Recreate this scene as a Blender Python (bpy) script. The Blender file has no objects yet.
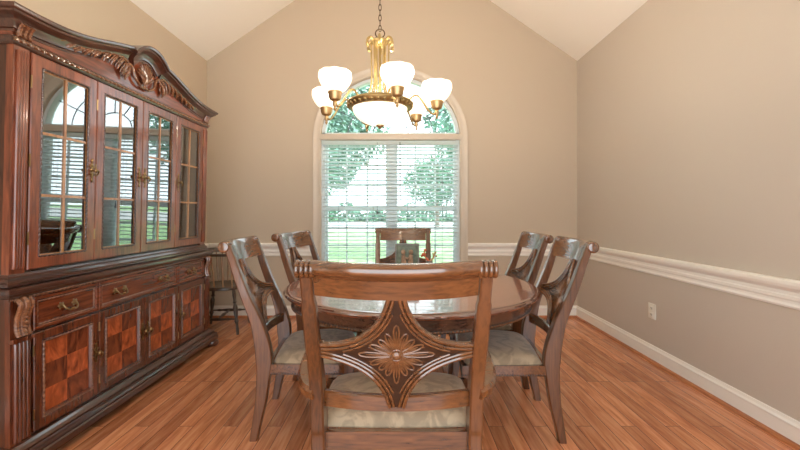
import bpy, bmesh, math, random
from math import pi, sin, cos, radians as R
from mathutils import Vector, Matrix
random.seed(7)
scn = bpy.context.scene
COL = scn.collection

# ------------------------------------------------------------------ helpers
def s2l(c):
    return tuple(((x/255)/12.92 if x/255 <= .04045 else ((x/255+.055)/1.055)**2.4) for x in c)

def new_mat(name):
    m = bpy.data.materials.new(name); m.use_nodes = True
    nt = m.node_tree
    return m, nt, nt.nodes['Principled BSDF']

def N(nt, typ, **kw):
    n = nt.nodes.new(typ)
    for k, v in kw.items(): setattr(n, k, v)
    return n

def plain(name, rgb, rough=.5, metal=0, spec=.5, bump=0, bscale=60, var=0):
    m, nt, b = new_mat(name)
    c = s2l(rgb)
    b.inputs['Base Color'].default_value = (*c, 1)
    b.inputs['Roughness'].default_value = rough
    b.inputs['Metallic'].default_value = metal
    b.inputs['Specular IOR Level'].default_value = spec
    tc = N(nt, 'ShaderNodeTexCoord')
    nz = N(nt, 'ShaderNodeTexNoise'); nz.inputs['Scale'].default_value = bscale
    nz.inputs['Detail'].default_value = 4
    nt.links.new(tc.outputs['Object'], nz.inputs['Vector'])
    if var:
        cr = N(nt, 'ShaderNodeValToRGB')
        cr.color_ramp.elements[0].color = (*[x*(1-var) for x in c], 1)
        cr.color_ramp.elements[1].color = (*[min(1, x*(1+var)) for x in c], 1)
        cr.color_ramp.elements[0].position = .35; cr.color_ramp.elements[1].position = .65
        nt.links.new(nz.outputs['Fac'], cr.inputs['Fac'])
        nt.links.new(cr.outputs['Color'], b.inputs['Base Color'])
    if bump:
        bp = N(nt, 'ShaderNodeBump'); bp.inputs['Strength'].default_value = bump
        bp.inputs['Distance'].default_value = .01
        nt.links.new(nz.outputs['Fac'], bp.inputs['Height'])
        nt.links.new(bp.outputs['Normal'], b.inputs['Normal'])
    return m

def wood(name, dark, light, axis='z', rough=.35, coat=.3, fine=60, coarse=5):
    m, nt, b = new_mat(name)
    tc = N(nt, 'ShaderNodeTexCoord')
    mp = N(nt, 'ShaderNodeMapping')
    sc = {'x': (.1, 1, 1), 'y': (1, .1, 1), 'z': (1, 1, .1)}[axis]
    mp.inputs['Scale'].default_value = sc
    nt.links.new(tc.outputs['Object'], mp.inputs['Vector'])
    n1 = N(nt, 'ShaderNodeTexNoise'); n1.inputs['Scale'].default_value = fine
    n1.inputs['Detail'].default_value = 6; n1.inputs['Distortion'].default_value = .6
    n2 = N(nt, 'ShaderNodeTexNoise'); n2.inputs['Scale'].default_value = coarse
    n2.inputs['Detail'].default_value = 2
    nt.links.new(mp.outputs['Vector'], n1.inputs['Vector'])
    nt.links.new(mp.outputs['Vector'], n2.inputs['Vector'])
    mx = N(nt, 'ShaderNodeMath', operation='MULTIPLY_ADD')
    mx.inputs[1].default_value = .6
    ad = N(nt, 'ShaderNodeMath', operation='MULTIPLY'); ad.inputs[1].default_value = .4
    nt.links.new(n2.outputs['Fac'], ad.inputs[0])
    nt.links.new(n1.outputs['Fac'], mx.inputs[0]); nt.links.new(ad.outputs[0], mx.inputs[2])
    cr = N(nt, 'ShaderNodeValToRGB')
    cr.color_ramp.elements[0].position = .36; cr.color_ramp.elements[1].position = .62
    cr.color_ramp.elements[0].color = (*s2l(dark), 1); cr.color_ramp.elements[1].color = (*s2l(light), 1)
    nt.links.new(mx.outputs[0], cr.inputs['Fac'])
    nt.links.new(cr.outputs['Color'], b.inputs['Base Color'])
    b.inputs['Roughness'].default_value = rough
    b.inputs['Coat Weight'].default_value = coat
    b.inputs['Coat Roughness'].default_value = .1
    b.inputs['Coat IOR'].default_value = 1.8
    bp = N(nt, 'ShaderNodeBump'); bp.inputs['Strength'].default_value = .12; bp.inputs['Distance'].default_value = .003
    nt.links.new(n1.outputs['Fac'], bp.inputs['Height']); nt.links.new(bp.outputs['Normal'], b.inputs['Normal'])
    return m

def floor_mat():
    m, nt, b = new_mat('oak_strip_floor')
    tc = N(nt, 'ShaderNodeTexCoord')
    mp = N(nt, 'ShaderNodeMapping'); mp.inputs['Rotation'].default_value = (0, 0, R(90))
    nt.links.new(tc.outputs['Object'], mp.inputs['Vector'])
    br = N(nt, 'ShaderNodeTexBrick')
    br.inputs['Scale'].default_value = 1
    br.inputs['Brick Width'].default_value = .95; br.inputs['Row Height'].default_value = .083
    br.inputs['Mortar Size'].default_value = .0016; br.inputs['Mortar Smooth'].default_value = .3
    br.inputs['Color1'].default_value = (0, 0, 0, 1); br.inputs['Color2'].default_value = (1, 1, 1, 1)
    br.inputs['Mortar'].default_value = (.5, .5, .5, 1)
    br.offset = .37; br.offset_frequency = 3
    nt.links.new(mp.outputs['Vector'], br.inputs['Vector'])
    # grain, shifted per board
    mp2 = N(nt, 'ShaderNodeMapping'); mp2.inputs['Scale'].default_value = (1, .09, 1)
    nt.links.new(tc.outputs['Object'], mp2.inputs['Vector'])
    va = N(nt, 'ShaderNodeVectorMath', operation='ADD')
    vs = N(nt, 'ShaderNodeVectorMath', operation='SCALE'); vs.inputs['Scale'].default_value = 7
    nt.links.new(br.outputs['Color'], vs.inputs[0])
    nt.links.new(mp2.outputs['Vector'], va.inputs[0]); nt.links.new(vs.outputs[0], va.inputs[1])
    n1 = N(nt, 'ShaderNodeTexNoise'); n1.inputs['Scale'].default_value = 38; n1.inputs['Detail'].default_value = 8
    n1.inputs['Distortion'].default_value = .7
    nt.links.new(va.outputs[0], n1.inputs['Vector'])
    cr = N(nt, 'ShaderNodeValToRGB')
    e = cr.color_ramp.elements
    e[0].position = .3; e[0].color = (*s2l((186, 116, 76)), 1)
    e[1].position = .72; e[1].color = (*s2l((234, 172, 126)), 1)
    e2 = e.new(.52); e2.color = (*s2l((218, 146, 102)), 1)
    nt.links.new(n1.outputs['Fac'], cr.inputs['Fac'])
    # per-board tone
    cr2 = N(nt, 'ShaderNodeValToRGB')
    f = cr2.color_ramp.elements
    f[0].color = (.66, .60, .56, 1); f[1].color = (1.12, 1.08, 1.04, 1)
    nt.links.new(br.outputs['Color'], cr2.inputs['Fac'])
    mul = N(nt, 'ShaderNodeMix', data_type='RGBA', blend_type='MULTIPLY'); mul.inputs['Factor'].default_value = 1
    nt.links.new(cr.outputs['Color'], mul.inputs[6]); nt.links.new(cr2.outputs['Color'], mul.inputs[7])
    mo = N(nt, 'ShaderNodeMix', data_type='RGBA'); mo.inputs[7].default_value = (*s2l((70, 34, 20)), 1)
    nt.links.new(br.outputs['Fac'], mo.inputs['Factor']); nt.links.new(mul.outputs[2], mo.inputs[6])
    nt.links.new(mo.outputs[2], b.inputs['Base Color'])
    b.inputs['Roughness'].default_value = .27
    b.inputs['Coat Weight'].default_value = .25; b.inputs['Coat Roughness'].default_value = .2
    bp = N(nt, 'ShaderNodeBump'); bp.inputs['Strength'].default_value = .3; bp.inputs['Distance'].default_value = .003
    bp.invert = True
    nt.links.new(br.outputs['Fac'], bp.inputs['Height']); nt.links.new(bp.outputs['Normal'], b.inputs['Normal'])
    return m

def burl_mat():
    """inlaid squares of figured veneer, alternately light and dark"""
    m, nt, b = new_mat('burl_inlay')
    tc = N(nt, 'ShaderNodeTexCoord')
    ck = N(nt, 'ShaderNodeTexChecker'); ck.inputs['Scale'].default_value = 1
    mp = N(nt, 'ShaderNodeMapping'); mp.inputs['Scale'].default_value = (1/.137, 1, 1/.122)
    mp.inputs['Location'].default_value = (0, .5, .5)
    nt.links.new(tc.outputs['Object'], mp.inputs['Vector']); nt.links.new(mp.outputs['Vector'], ck.inputs['Vector'])
    va = N(nt, 'ShaderNodeVectorMath', operation='MULTIPLY_ADD')
    va.inputs[1].default_value = (2.6, 2.6, 1.1)
    nt.links.new(tc.outputs['Object'], va.inputs[0]); nt.links.new(ck.outputs['Fac'], va.inputs[2])
    n1 = N(nt, 'ShaderNodeTexNoise'); n1.inputs['Scale'].default_value = 5; n1.inputs['Detail'].default_value = 6
    n1.inputs['Distortion'].default_value = 2.2
    nt.links.new(va.outputs[0], n1.inputs['Vector'])
    a = N(nt, 'ShaderNodeValToRGB'); e = a.color_ramp.elements
    e[0].position = .3; e[1].position = .7
    e[0].color = (*s2l((110, 48, 24)), 1); e[1].color = (*s2l((214, 106, 54)), 1)
    c = N(nt, 'ShaderNodeValToRGB'); f = c.color_ramp.elements
    f[0].position = .3; f[1].position = .7
    f[0].color = (*s2l((80, 34, 18)), 1); f[1].color = (*s2l((152, 76, 42)), 1)
    nt.links.new(n1.outputs['Fac'], a.inputs['Fac']); nt.links.new(n1.outputs['Fac'], c.inputs['Fac'])
    mx = N(nt, 'ShaderNodeMix', data_type='RGBA')
    nt.links.new(ck.outputs['Fac'], mx.inputs['Factor'])
    nt.links.new(a.outputs['Color'], mx.inputs[6]); nt.links.new(c.outputs['Color'], mx.inputs[7])
    nt.links.new(mx.outputs[2], b.inputs['Base Color'])
    b.inputs['Roughness'].default_value = .25; b.inputs['Coat Weight'].default_value = .4
    b.inputs['Coat Roughness'].default_value = .12
    return m

def table_mat():
    """tabletop: warm veneer with a darker cross-banded rim"""
    m, nt, b = new_mat('tabletop_veneer')
    tc = N(nt, 'ShaderNodeTexCoord')
    ln = N(nt, 'ShaderNodeVectorMath', operation='LENGTH')
    mp0 = N(nt, 'ShaderNodeMapping'); mp0.inputs['Scale'].default_value = (1, 1, 0)
    nt.links.new(tc.outputs['Object'], mp0.inputs['Vector']); nt.links.new(mp0.outputs[0], ln.inputs[0])
    mp = N(nt, 'ShaderNodeMapping'); mp.inputs['Scale'].default_value = (1, .1, 1)
    nt.links.new(tc.outputs['Object'], mp.inputs['Vector'])
    n1 = N(nt, 'ShaderNodeTexNoise'); n1.inputs['Scale'].default_value = 26; n1.inputs['Detail'].default_value = 6
    n1.inputs['Distortion'].default_value = .8
    nt.links.new(mp.outputs['Vector'], n1.inputs['Vector'])
    cr = N(nt, 'ShaderNodeValToRGB'); e = cr.color_ramp.elements
    e[0].position = .3; e[1].position = .7
    e[0].color = (*s2l((140, 76, 54)), 1); e[1].color = (*s2l((188, 114, 84)), 1)
    nt.links.new(n1.outputs['Fac'], cr.inputs['Fac'])
    ring = N(nt, 'ShaderNodeValToRGB'); r = ring.color_ramp.elements
    ring.color_ramp.interpolation = 'CONSTANT'
    r[0].position = 0; r[0].color = (1, 1, 1, 1)
    r[1].position = .655; r[1].color = (.35, .3, .3, 1)
    r2 = r.new(.665); r2.color = (.8, .72, .72, 1)
    r3 = r.new(.744); r3.color = (.32, .28, .27, 1)
    nt.links.new(ln.outputs['Value'], ring.inputs['Fac'])
    mul = N(nt, 'ShaderNodeMix', data_type='RGBA', blend_type='MULTIPLY'); mul.inputs['Factor'].default_value = 1
    nt.links.new(cr.outputs['Color'], mul.inputs[6]); nt.links.new(ring.outputs['Color'], mul.inputs[7])
    nt.links.new(mul.outputs[2], b.inputs['Base Color'])
    b.inputs['Roughness'].default_value = .2; b.inputs['Coat Weight'].default_value = 1
    b.inputs['Coat Roughness'].default_value = .05
    b.inputs['Coat IOR'].default_value = 2.5
    return m

def fabric_mat():
    m, nt, b = new_mat('taupe_damask')
    tc = N(nt, 'ShaderNodeTexCoord')
    n1 = N(nt, 'ShaderNodeTexNoise'); n1.inputs['Scale'].default_value = 11; n1.inputs['Detail'].default_value = 3
    n1.inputs['Distortion'].default_value = 1.8
    nt.links.new(tc.outputs['Object'], n1.inputs['Vector'])
    cr = N(nt, 'ShaderNodeValToRGB'); e = cr.color_ramp.elements
    e[0].position = .42; e[1].position = .56
    e[0].color = (*s2l((148, 128, 104)), 1); e[1].color = (*s2l((176, 152, 124)), 1)
    nt.links.new(n1.outputs['Fac'], cr.inputs['Fac']); nt.links.new(cr.outputs['Color'], b.inputs['Base Color'])
    b.inputs['Roughness'].default_value = .75; b.inputs['Sheen Weight'].default_value = .3
    n2 = N(nt, 'ShaderNodeTexNoise'); n2.inputs['Scale'].default_value = 260
    nt.links.new(tc.outputs['Object'], n2.inputs['Vector'])
    bp = N(nt, 'ShaderNodeBump'); bp.inputs['Strength'].default_value = .25; bp.inputs['Distance'].default_value = .003
    nt.links.new(n2.outputs['Fac'], bp.inputs['Height']); nt.links.new(bp.outputs['Normal'], b.inputs['Normal'])
    return m

def glass_mat(name, ior_fac, tint=(1, 1, 1)):
    m = bpy.data.materials.new(name); m.use_nodes = True
    nt = m.node_tree; nt.nodes.clear()
    out = N(nt, 'ShaderNodeOutputMaterial')
    tr = N(nt, 'ShaderNodeBsdfTransparent'); tr.inputs['Color'].default_value = (*tint, 1)
    gl = N(nt, 'ShaderNodeBsdfGlossy'); gl.inputs['Roughness'].default_value = .01
    gl.inputs['Color'].default_value = (1, 1, 1, 1)
    fr = N(nt, 'ShaderNodeFresnel'); fr.inputs['IOR'].default_value = ior_fac
    mx = N(nt, 'ShaderNodeMixShader')
    nt.links.new(fr.outputs[0], mx.inputs[0]); nt.links.new(tr.outputs[0], mx.inputs[1])
    nt.links.new(gl.outputs[0], mx.inputs[2]); nt.links.new(mx.outputs[0], out.inputs[0])
    return m

def shade_mat():
    m, nt, b = new_mat('lit_frosted_glass')
    b.inputs['Base Color'].default_value = (*s2l((250, 246, 236)), 1)
    b.inputs['Roughness'].default_value = .4
    b.inputs['Emission Color'].default_value = (*s2l((255, 238, 212)), 1)
    b.inputs['Emission Strength'].default_value = .62
    return m

def blind_mat():
    m = bpy.data.materials.new('blind_slat_white'); m.use_nodes = True
    nt = m.node_tree; nt.nodes.clear()
    out = N(nt, 'ShaderNodeOutputMaterial')
    d = N(nt, 'ShaderNodeBsdfDiffuse'); d.inputs['Color'].default_value = (.90, .94, .94, 1)
    t = N(nt, 'ShaderNodeBsdfTranslucent'); t.inputs['Color'].default_value = (.90, .96, .97, 1)
    mx = N(nt, 'ShaderNodeMixShader'); mx.inputs[0].default_value = .55
    nt.links.new(d.outputs[0], mx.inputs[1]); nt.links.new(t.outputs[0], mx.inputs[2])
    nt.links.new(mx.outputs[0], out.inputs[0])
    return m

M = {}
M['wall'] = plain('wall_greige_paint', (200, 183, 161), .7, bump=.05, bscale=120)
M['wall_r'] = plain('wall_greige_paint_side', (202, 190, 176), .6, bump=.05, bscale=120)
M['ceiling'] = plain('ceiling_cream_paint', (250, 243, 232), .8)
M['trim'] = plain('trim_white_gloss', (244, 239, 230), .3)
M['casing'] = plain('window_casing_backlit', (208, 194, 176), .4)  # trim paint with its backlit shade put into the colour
M['frame'] = plain('window_white_vinyl', (222, 230, 232), .4)
M['floor'] = floor_mat()
M['shoe'] = wood('oak_shoe', (150, 84, 48), (200, 128, 80), 'y')
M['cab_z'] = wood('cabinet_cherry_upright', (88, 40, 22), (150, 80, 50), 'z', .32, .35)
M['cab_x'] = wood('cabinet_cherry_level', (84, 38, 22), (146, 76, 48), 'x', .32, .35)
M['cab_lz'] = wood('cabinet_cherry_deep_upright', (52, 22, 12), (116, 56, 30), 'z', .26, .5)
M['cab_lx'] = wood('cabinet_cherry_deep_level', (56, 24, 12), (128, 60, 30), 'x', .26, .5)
M['cab_dark'] = wood('cabinet_cherry_dark', (44, 22, 16), (90, 50, 36), 'x', .28, .5)
M['cab_side'] = wood('cabinet_side', (46, 22, 12), (84, 44, 24), 'z', .35, .3)
M['cab_gold'] = wood('cabinet_muntin', (140, 86, 46), (196, 138, 84), 'z', .3, .4)
M['cab_carve'] = wood('cabinet_carving', (78, 42, 26), (150, 98, 66), 'x', .26, .5, 90)
M['hard'] = plain('aged_brass_hardware', (150, 122, 84), .3, 1)
M['burl'] = burl_mat()
M['glaze'] = plain('dark_glaze', (52, 30, 22), .4)
M['ch_z'] = wood('chair_walnut_upright', (70, 40, 20), (116, 70, 38), 'z', .3, .5, 80)
M['ch_x'] = wood('chair_walnut_level', (74, 43, 22), (128, 78, 42), 'x', .26, .9, 80)
M['ch_field'] = plain('chair_recess_glaze', (58, 35, 22), .4, var=.2)
M['ch_petal'] = wood('chair_petal', (94, 58, 34), (140, 92, 56), 'x', .3, .4)
M['fabric'] = fabric_mat()
M['tab'] = table_mat()
M['tab_apron'] = wood('table_apron_wood', (48, 30, 24), (90, 62, 48), 'x', .25, .6)
M['brass'] = plain('polished_brass', (178, 156, 108), .42, 1)
M['abrass'] = plain('antique_brass', (200, 170, 124), .4, 1)
M['iron'] = plain('dark_bronze', (92, 72, 54), .4, 1)
M['shade'] = shade_mat()
M['glass'] = glass_mat('cabinet_pane_glass', 3.3, (.98, 1, .99))
M['wglass'] = glass_mat('window_pane_glass', 1.3, (.97, 1, 1))
M['mirror'] = plain('cabinet_back_panel', (196, 204, 196), .3, 0)
M['shelf'] = glass_mat('glass_shelf', 1.6, (.8, .92, .88))
M['blind'] = blind_mat()
M['cord'] = plain('cord_grey', (120, 130, 135), .6)
M['lead'] = plain('lead_came', (120, 130, 140), .4, .3)
M['wind'] = wood('windsor_dark', (38, 28, 20), (84, 62, 44), 'z', .35, .4)
M['wind_lit'] = wood('windsor_spindle_lit', (116, 88, 62), (180, 142, 106), 'z', .35, .3)  # light caught by the spindles is painted in as a paler tone
M['plate'] = plain('outlet_ivory', (236, 230, 216), .35)
M['black'] = plain('slot_black', (30, 28, 26), .6)
M['grass'] = plain('lawn_grass', (132, 166, 112), .9, bscale=3, var=.3, bump=.3)
M['road'] = plain('pale_driveway', (176, 178, 176), .9, bscale=5, var=.06)
M['bark'] = plain('tree_bark', (110, 98, 84), .9, bscale=12, var=.3, bump=.5)
M['leaf1'] = plain('leaf_green', (120, 152, 140), .7, bscale=1.5, var=.4)
M['leaf2'] = plain('leaf_deep_green', (84, 128, 102), .7, bscale=1.5, var=.4)
M['stone'] = plain('verdigris_stone', (98, 108, 88), .5, bscale=30, var=.35, bump=.4)
M['bronze_fig'] = plain('worn_bronze_relief', (158, 130, 104), .4, bscale=50, var=.3)
M['rust'] = plain('rust_sprig', (190, 96, 66), .6, bscale=60, var=.3)
M['tan'] = plain('tan_sprig', (176, 142, 96), .6, bscale=60, var=.3)
M['greyglaze'] = plain('grey_glaze', (120, 112, 102), .3, bscale=40, var=.2)

class G:
    """collects geometry for ONE mesh"""
    def __init__(s): s.bm = bmesh.new()
    def face(s, vs):
        try: return s.bm.faces.new(vs)
        except ValueError: return None
    def box(s, x0, x1, y0, y1, z0, z1, bev=0):
        b = bmesh.new()
        v = [b.verts.new((x, y, z)) for x in (x0, x1) for y in (y0, y1) for z in (z0, z1)]
        for f in ((0,1,3,2),(4,6,7,5),(0,4,5,1),(2,3,7,6),(0,2,6,4),(1,5,7,3)):
            b.faces.new([v[i] for i in f])
        if bev:
            bmesh.ops.bevel(b, geom=b.edges[:], offset=bev, segments=2, profile=.6, affect='EDGES')
        s.merge(b); return s
    def merge(s, b, mat=None):
        if mat is not None: b.transform(mat)
        me = bpy.data.meshes.new('t'); b.to_mesh(me); s.bm.from_mesh(me); b.free()
        bpy.data.meshes.remove(me); return s
    def loft(s, rings, closed=False, caps=True):
        vr = [[s.bm.verts.new(p) for p in r] for r in rings]
        n = len(vr[0]); m = len(vr)
        for i in range(m if closed else m-1):
            a, b = vr[i], vr[(i+1) % m]
            for j in range(n):
                s.face([a[j], a[(j+1) % n], b[(j+1) % n], b[j]])
        if caps and not closed:
            s.face(vr[0][::-1]); s.face(vr[-1])
        return s
    def tube(s, pts, r, n=8, closed=False, sx=1, rfun=None):
        pts = [Vector(p) for p in pts]; m = len(pts)
        rings = []; prev = None
        for i, p in enumerate(pts):
            if closed: t = pts[(i+1) % m]-pts[i-1]
            else: t = pts[min(i+1, m-1)]-pts[max(i-1, 0)]
            t = t.normalized() if t.length > 1e-9 else Vector((0, 0, 1))
            if prev is None:
                up = Vector((0, 0, 1)) if abs(t.z) < .9 else Vector((1, 0, 0))
                a = t.cross(up).normalized()
            else:
                a = prev-t*prev.dot(t)
                a = a.normalized() if a.length > 1e-6 else prev
            prev = a; b = t.cross(a)
            rr = r[i] if isinstance(r, (list, tuple)) else r
            rings.append([p+a*(cos(2*pi*k/n)*rr*sx)+b*(sin(2*pi*k/n)*rr) for k in range(n)])
        return s.loft(rings, closed)
    def lathe(s, prof, c=(0, 0, 0), n=32, axis='z'):
        rings = []
        for r, z in prof:
            r = max(r, .0004); ring = []
            for k in range(n):
                a = 2*pi*k/n
                if axis == 'z': ring.append((c[0]+r*cos(a), c[1]+r*sin(a), c[2]+z))
                elif axis == 'x': ring.append((c[0]+z, c[1]+r*cos(a), c[2]+r*sin(a)))
                else: ring.append((c[0]+r*cos(a), c[1]+z, c[2]+r*sin(a)))
            rings.append(ring)
        return s.loft(rings)
    def prism(s, poly, f0, f1):
        """poly: list of 2d points; f0/f1 map (a,b) to 3d on the two faces"""
        return s.loft([[f0(*p) for p in poly], [f1(*p) for p in poly]])
    def ball(s, c, r, sc=(1, 1, 1), u=10, v=7):
        b = bmesh.new(); bmesh.ops.create_uvsphere(b, u_segments=u, v_segments=v, radius=r)
        return s.merge(b, Matrix.Translation(c) @ Matrix.Diagonal((*sc, 1)))
    def xf(s, mat): s.bm.transform(mat); return s

def obj(name, g, mat, parent=None, smooth=True, ang=35, tri_n=True):
    bm = g.bm if isinstance(g, G) else g
    bmesh.ops.recalc_face_normals(bm, faces=bm.faces[:])
    me = bpy.data.meshes.new(name); bm.to_mesh(me); bm.free()
    me.materials.append(mat)
    if smooth:
        me.shade_smooth(); me.set_sharp_from_angle(angle=R(ang))
    o = bpy.data.objects.new(name, me); COL.objects.link(o)
    if parent is not None: o.parent = parent
    return o

def thing(name, label, cat, loc=(0, 0, 0), rz=0, group=None):
    o = bpy.data.objects.new(name, None); COL.objects.link(o)
    o.empty_display_size = .1
    o.location = loc; o.rotation_euler = (0, 0, rz)
    o['label'] = label; o['category'] = cat
    if group: o['group'] = group
    return o
def struct(name, g, mat, parent=None, **k):
    o = obj(name, g, mat, parent, **k)
    if parent is None: o['kind'] = 'structure'
    return o
def dup(root, loc, rz, label, group=None):
    r = root.copy(); COL.objects.link(r); r.location = loc; r.rotation_euler = (0, 0, rz); r['label'] = label
    if group: r['group'] = group
    for ch in list(root.children):
        c = ch.copy(); COL.objects.link(c); c.parent = r
        for g in list(ch.children):
            d = g.copy(); COL.objects.link(d); d.parent = c
    return r

def crom(pts, n=6):
    """Catmull-Rom through tuples of any length"""
    P = [pts[0]]+list(pts)+[pts[-1]]; out = []
    for i in range(1, len(P)-2):
        a, b, c, d = P[i-1], P[i], P[i+1], P[i+2]
        for k in range(n):
            t = k/n
            out.append(tuple(.5*((2*q)+(-p+r)*t+(2*p-5*q+4*r-s)*t*t+(-p+3*q-3*r+s)*t**3) for p, q, r, s in zip(a, b, c, d)))
    out.append(tuple(pts[-1])); return out

# ------------------------------------------------------------------ room
XL, XR, YB, YF = -2.227, 2.045, 4.615, -1.1
ZE, ZR, XRG = 2.955, 4.43, -.09
g = G(); g.box(XL-.15, XR+.15, YF, YB+.15, -.1, 0); struct('floor', g, M['floor'], smooth=False)
g = G(); g.box(XL-.15, XL, YF, YB+.15, 0, ZE); struct('wall_left', g, M['wall'], smooth=False)
g = G(); g.box(XR, XR+.15, YF, YB+.15, 0, ZE); struct('wall_right', g, M['wall_r'], smooth=False)
g = G()
for xa, za, xb, zb in ((XL-.15, ZE-.105, XRG, ZR), (XRG, ZR, XR+.15, ZE-.105)):
    g.loft([[(xa, y, za), (xb, y, zb), (xb, y, zb+.12), (xa, y, za+.12)] for y in (YF, YB+.15)])
struct('ceiling', g, M['ceiling'], smooth=False)

# back wall with arched opening
WX, HA, HB, ZS, ZA = -.11, .80, .715, .56, 2.077
hole = [(WX-HA, ZS), (WX+HA, ZS)]+[(WX+HA*cos(pi*k/32), ZA+HB*sin(pi*k/32)) for k in range(33)]
outer = [(XL, 0), (XR, 0), (XR, ZE), (XRG, ZR), (XL, ZE)]
def holed(g, outer, hole, y0, y1):
    for y in (y0, y1):
        b = bmesh.new()
        for loop in (outer, hole):
            v = [b.verts.new((x, y, z)) for x, z in loop]
            for i in range(len(v)): b.edges.new((v[i], v[(i+1) % len(v)]))
        bmesh.ops.triangle_fill(b, edges=b.edges[:], use_beauty=True)
        g.merge(b)
    for loop in (outer, hole):
        for i in range(len(loop)):
            a, c = loop[i], loop[(i+1) % len(loop)]
            g.face([g.bm.verts.new(p) for p in ((a[0], y0, a[1]), (c[0], y0, c[1]), (c[0], y1, c[1]), (a[0], y1, a[1]))])
    bmesh.ops.remove_doubles(g.bm, verts=g.bm.verts[:], dist=1e-5)
g = G(); holed(g, outer, hole, YB, YB+.15); struct('wall_back', g, M['wall'], smooth=False)

g = G(); holed(g, outer, [(-1.65, .02), (1.65, .02), (1.65, 2.55), (-1.65, 2.55)], YF-.15, YF); struct('wall_fill_cut', g, M['wall'], smooth=False)  # unseen wall added to cut the fill light coming from behind the camera
# ---- chair rail + baseboard : profile (out, z)
RAIL = [(0, .704), (.010, .704), (.014, .716), (.010, .728), (.010, .742), (.016, .75), (.016, .766), (.011, .772),
        (.011, .790), (.020, .80), (.034, .812), (.040, .828), (.040, .846), (.034, .854), (0, .854)]
BASE = [(0, 0), (.016, 0), (.016, .095), (.020, .10), (.020, .106), (.012, .116), (.008, .130), (0, .132)]
SHOE = [(.016, 0), (.034, 0), (.034, .008), (.030, .018), (.022, .022), (.016, .022)]
def run_trim(name, prof, axis, side, a, b, mat):
    g = G()
    if axis == 'y': f = lambda o, z, t: (side+(-o if side > 0 else o), t, z)
    else: f = lambda o, z, t: (t, YB-o, z)
    g.loft([[f(o, z, t) for o, z in prof] for t in (a, b)])
    return struct(name, g, mat, smooth=False)
cl, crr = WX-.889, WX+.889
run_trim('trim_1', RAIL, 'y', XR, YF, YB, M['trim'])
run_trim('trim_2', RAIL, 'x', 0, crr, XR, M['trim'])
run_trim('trim_3', RAIL, 'x', 0, XL, cl, M['trim'])
run_trim('trim_4', RAIL, 'y', XL, YF, YB, M['trim'])
run_trim('baseboard_right', BASE, 'y', XR, YF, YB, M['trim'])
run_trim('baseboard_back', BASE, 'x', 0, XL, XR, M['trim'])
run_trim('baseboard_left', BASE, 'y', XL, YF, YB, M['trim'])
run_trim('trim_5', SHOE, 'y', XR, YF, YB, M['shoe'])
run_trim('trim_6', SHOE, 'x', 0, XL, XR, M['shoe'])
run_trim('trim_7', SHOE, 'y', XL, YF, YB, M['shoe'])

# ---- window
win = bpy.data.objects.new('window_1', None); COL.objects.link(win); win['kind'] = 'structure'
win.location = (WX, YB, 0)
g = G()   # casing following jambs and arch, local coords
def case_ring(a, b, zs):
    return [(-a, zs)]+[(-a*cos(pi*k/32), ZA+b*sin(pi*k/32)) for k in range(33)]+[(a, zs)]
prof = [(0, .0), (0, -.018), (.012, -.024), (.03, -.020), (.06, -.024), (.075, -.034), (.089, -.034), (.089, 0)]
rings = []
base = case_ring(1, 1, ZS)
n = len(base)
for i in range(n):
    ring = []
    for d, y in prof:
        a, b = HA+d, HB+d+.006
        ring.append((*[(lambda q: q)(case_ring(a, b, ZS)[i][0])], y, case_ring(a, b, ZS)[i][1]))
    rings.append(ring)
g.loft(rings)
obj('window_casing', g, M['casing'], win)
g = G(); g.box(-.93, .93, -.06, .0, ZS-.03, ZS, .006); g.box(-.89, .89, -.02, 0, ZS-.12, ZS-.03, .004)
obj('window_sill', g, M['trim'], win)
g = G(); g.box(-HA-.02, HA+.02, -.03, .12, 2.042, 2.108, .006); obj('transom_bar', g, M['casing'], win)
# jamb liner and sash frames
fy0, fy1 = .07, .11
g = G()
for s in (-1, 1): g.box(min(s*.80, s*.76), max(s*.80, s*.76), .02, .13, ZS, 2.05)
g.box(-.045+.015, .055, .03, .13, ZS, 2.05)
g.box(-.80, .80, .04, .13, ZS, ZS+.05); g.box(-.80, .80, .06, .12, 1.235, 1.285)
g.box(-.80, .80, .04, .13, 2.0, 2.05)
for xa, xb in ((-.76, -.03), (.055, .76)):
    for z0, z1 in ((ZS+.05, 1.235), (1.285, 2.0)):
        for k in (1, 2):
            x = xa+(xb-xa)*k/3; g.box(x-.009, x+.009, .085, .105, z0, z1)
            z = z0+(z1-z0)*k/3; g.box(xa, xb, .085, .105, z-.009, z+.009)
        for x in (xa, xb): g.box(x-.025, x+.025, .07, .12, z0, z1)
obj('sash_frame', g, M['frame'], win, smooth=False)
g = G()
rings = []
for k in range(33):
    t = pi*k/32
    rings.append([(-(HA-e)*cos(t), y, ZA+(HB-e)*sin(t)) for e, y in ((0, .03), (.035, .03), (.035, .12), (0, .12))])
g.loft(rings); g.box(-HA+.01, HA-.01, .03, .12, ZA+.02, ZA+.055)
obj('fanlight_frame', g, M['frame'], win)
g = G(); HBa, HAa = HB/HA, 1
for rr in (.21, .50):
    g.tube([(rr*cos(pi*k/24), .09, ZA+.04+rr*HBa*sin(pi*k/24)) for k in range(25)], .006, 6)
for k in range(1, 6):
    t = pi*k/6
    g.tube([(.21*cos(t), .09, ZA+.04+.21*HBa*sin(t)), ((HA-.03)*cos(t), .09, ZA+(HB-.03)*sin(t))], .006, 6)
obj('fanlight_came', g, M['lead'], win)
g = G(); g.box(-.79, .79, .098, .102, ZS, 2.04)
pl = [(-(HA-.01)*cos(pi*k/32), ZA+.03+(HB-.04)*sin(pi*k/32)) for k in range(33)]
g.prism(pl, lambda a, b: (a, .098, b), lambda a, b: (a, .102, b))
obj('pane', g, M['wglass'], win, smooth=False)

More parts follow.
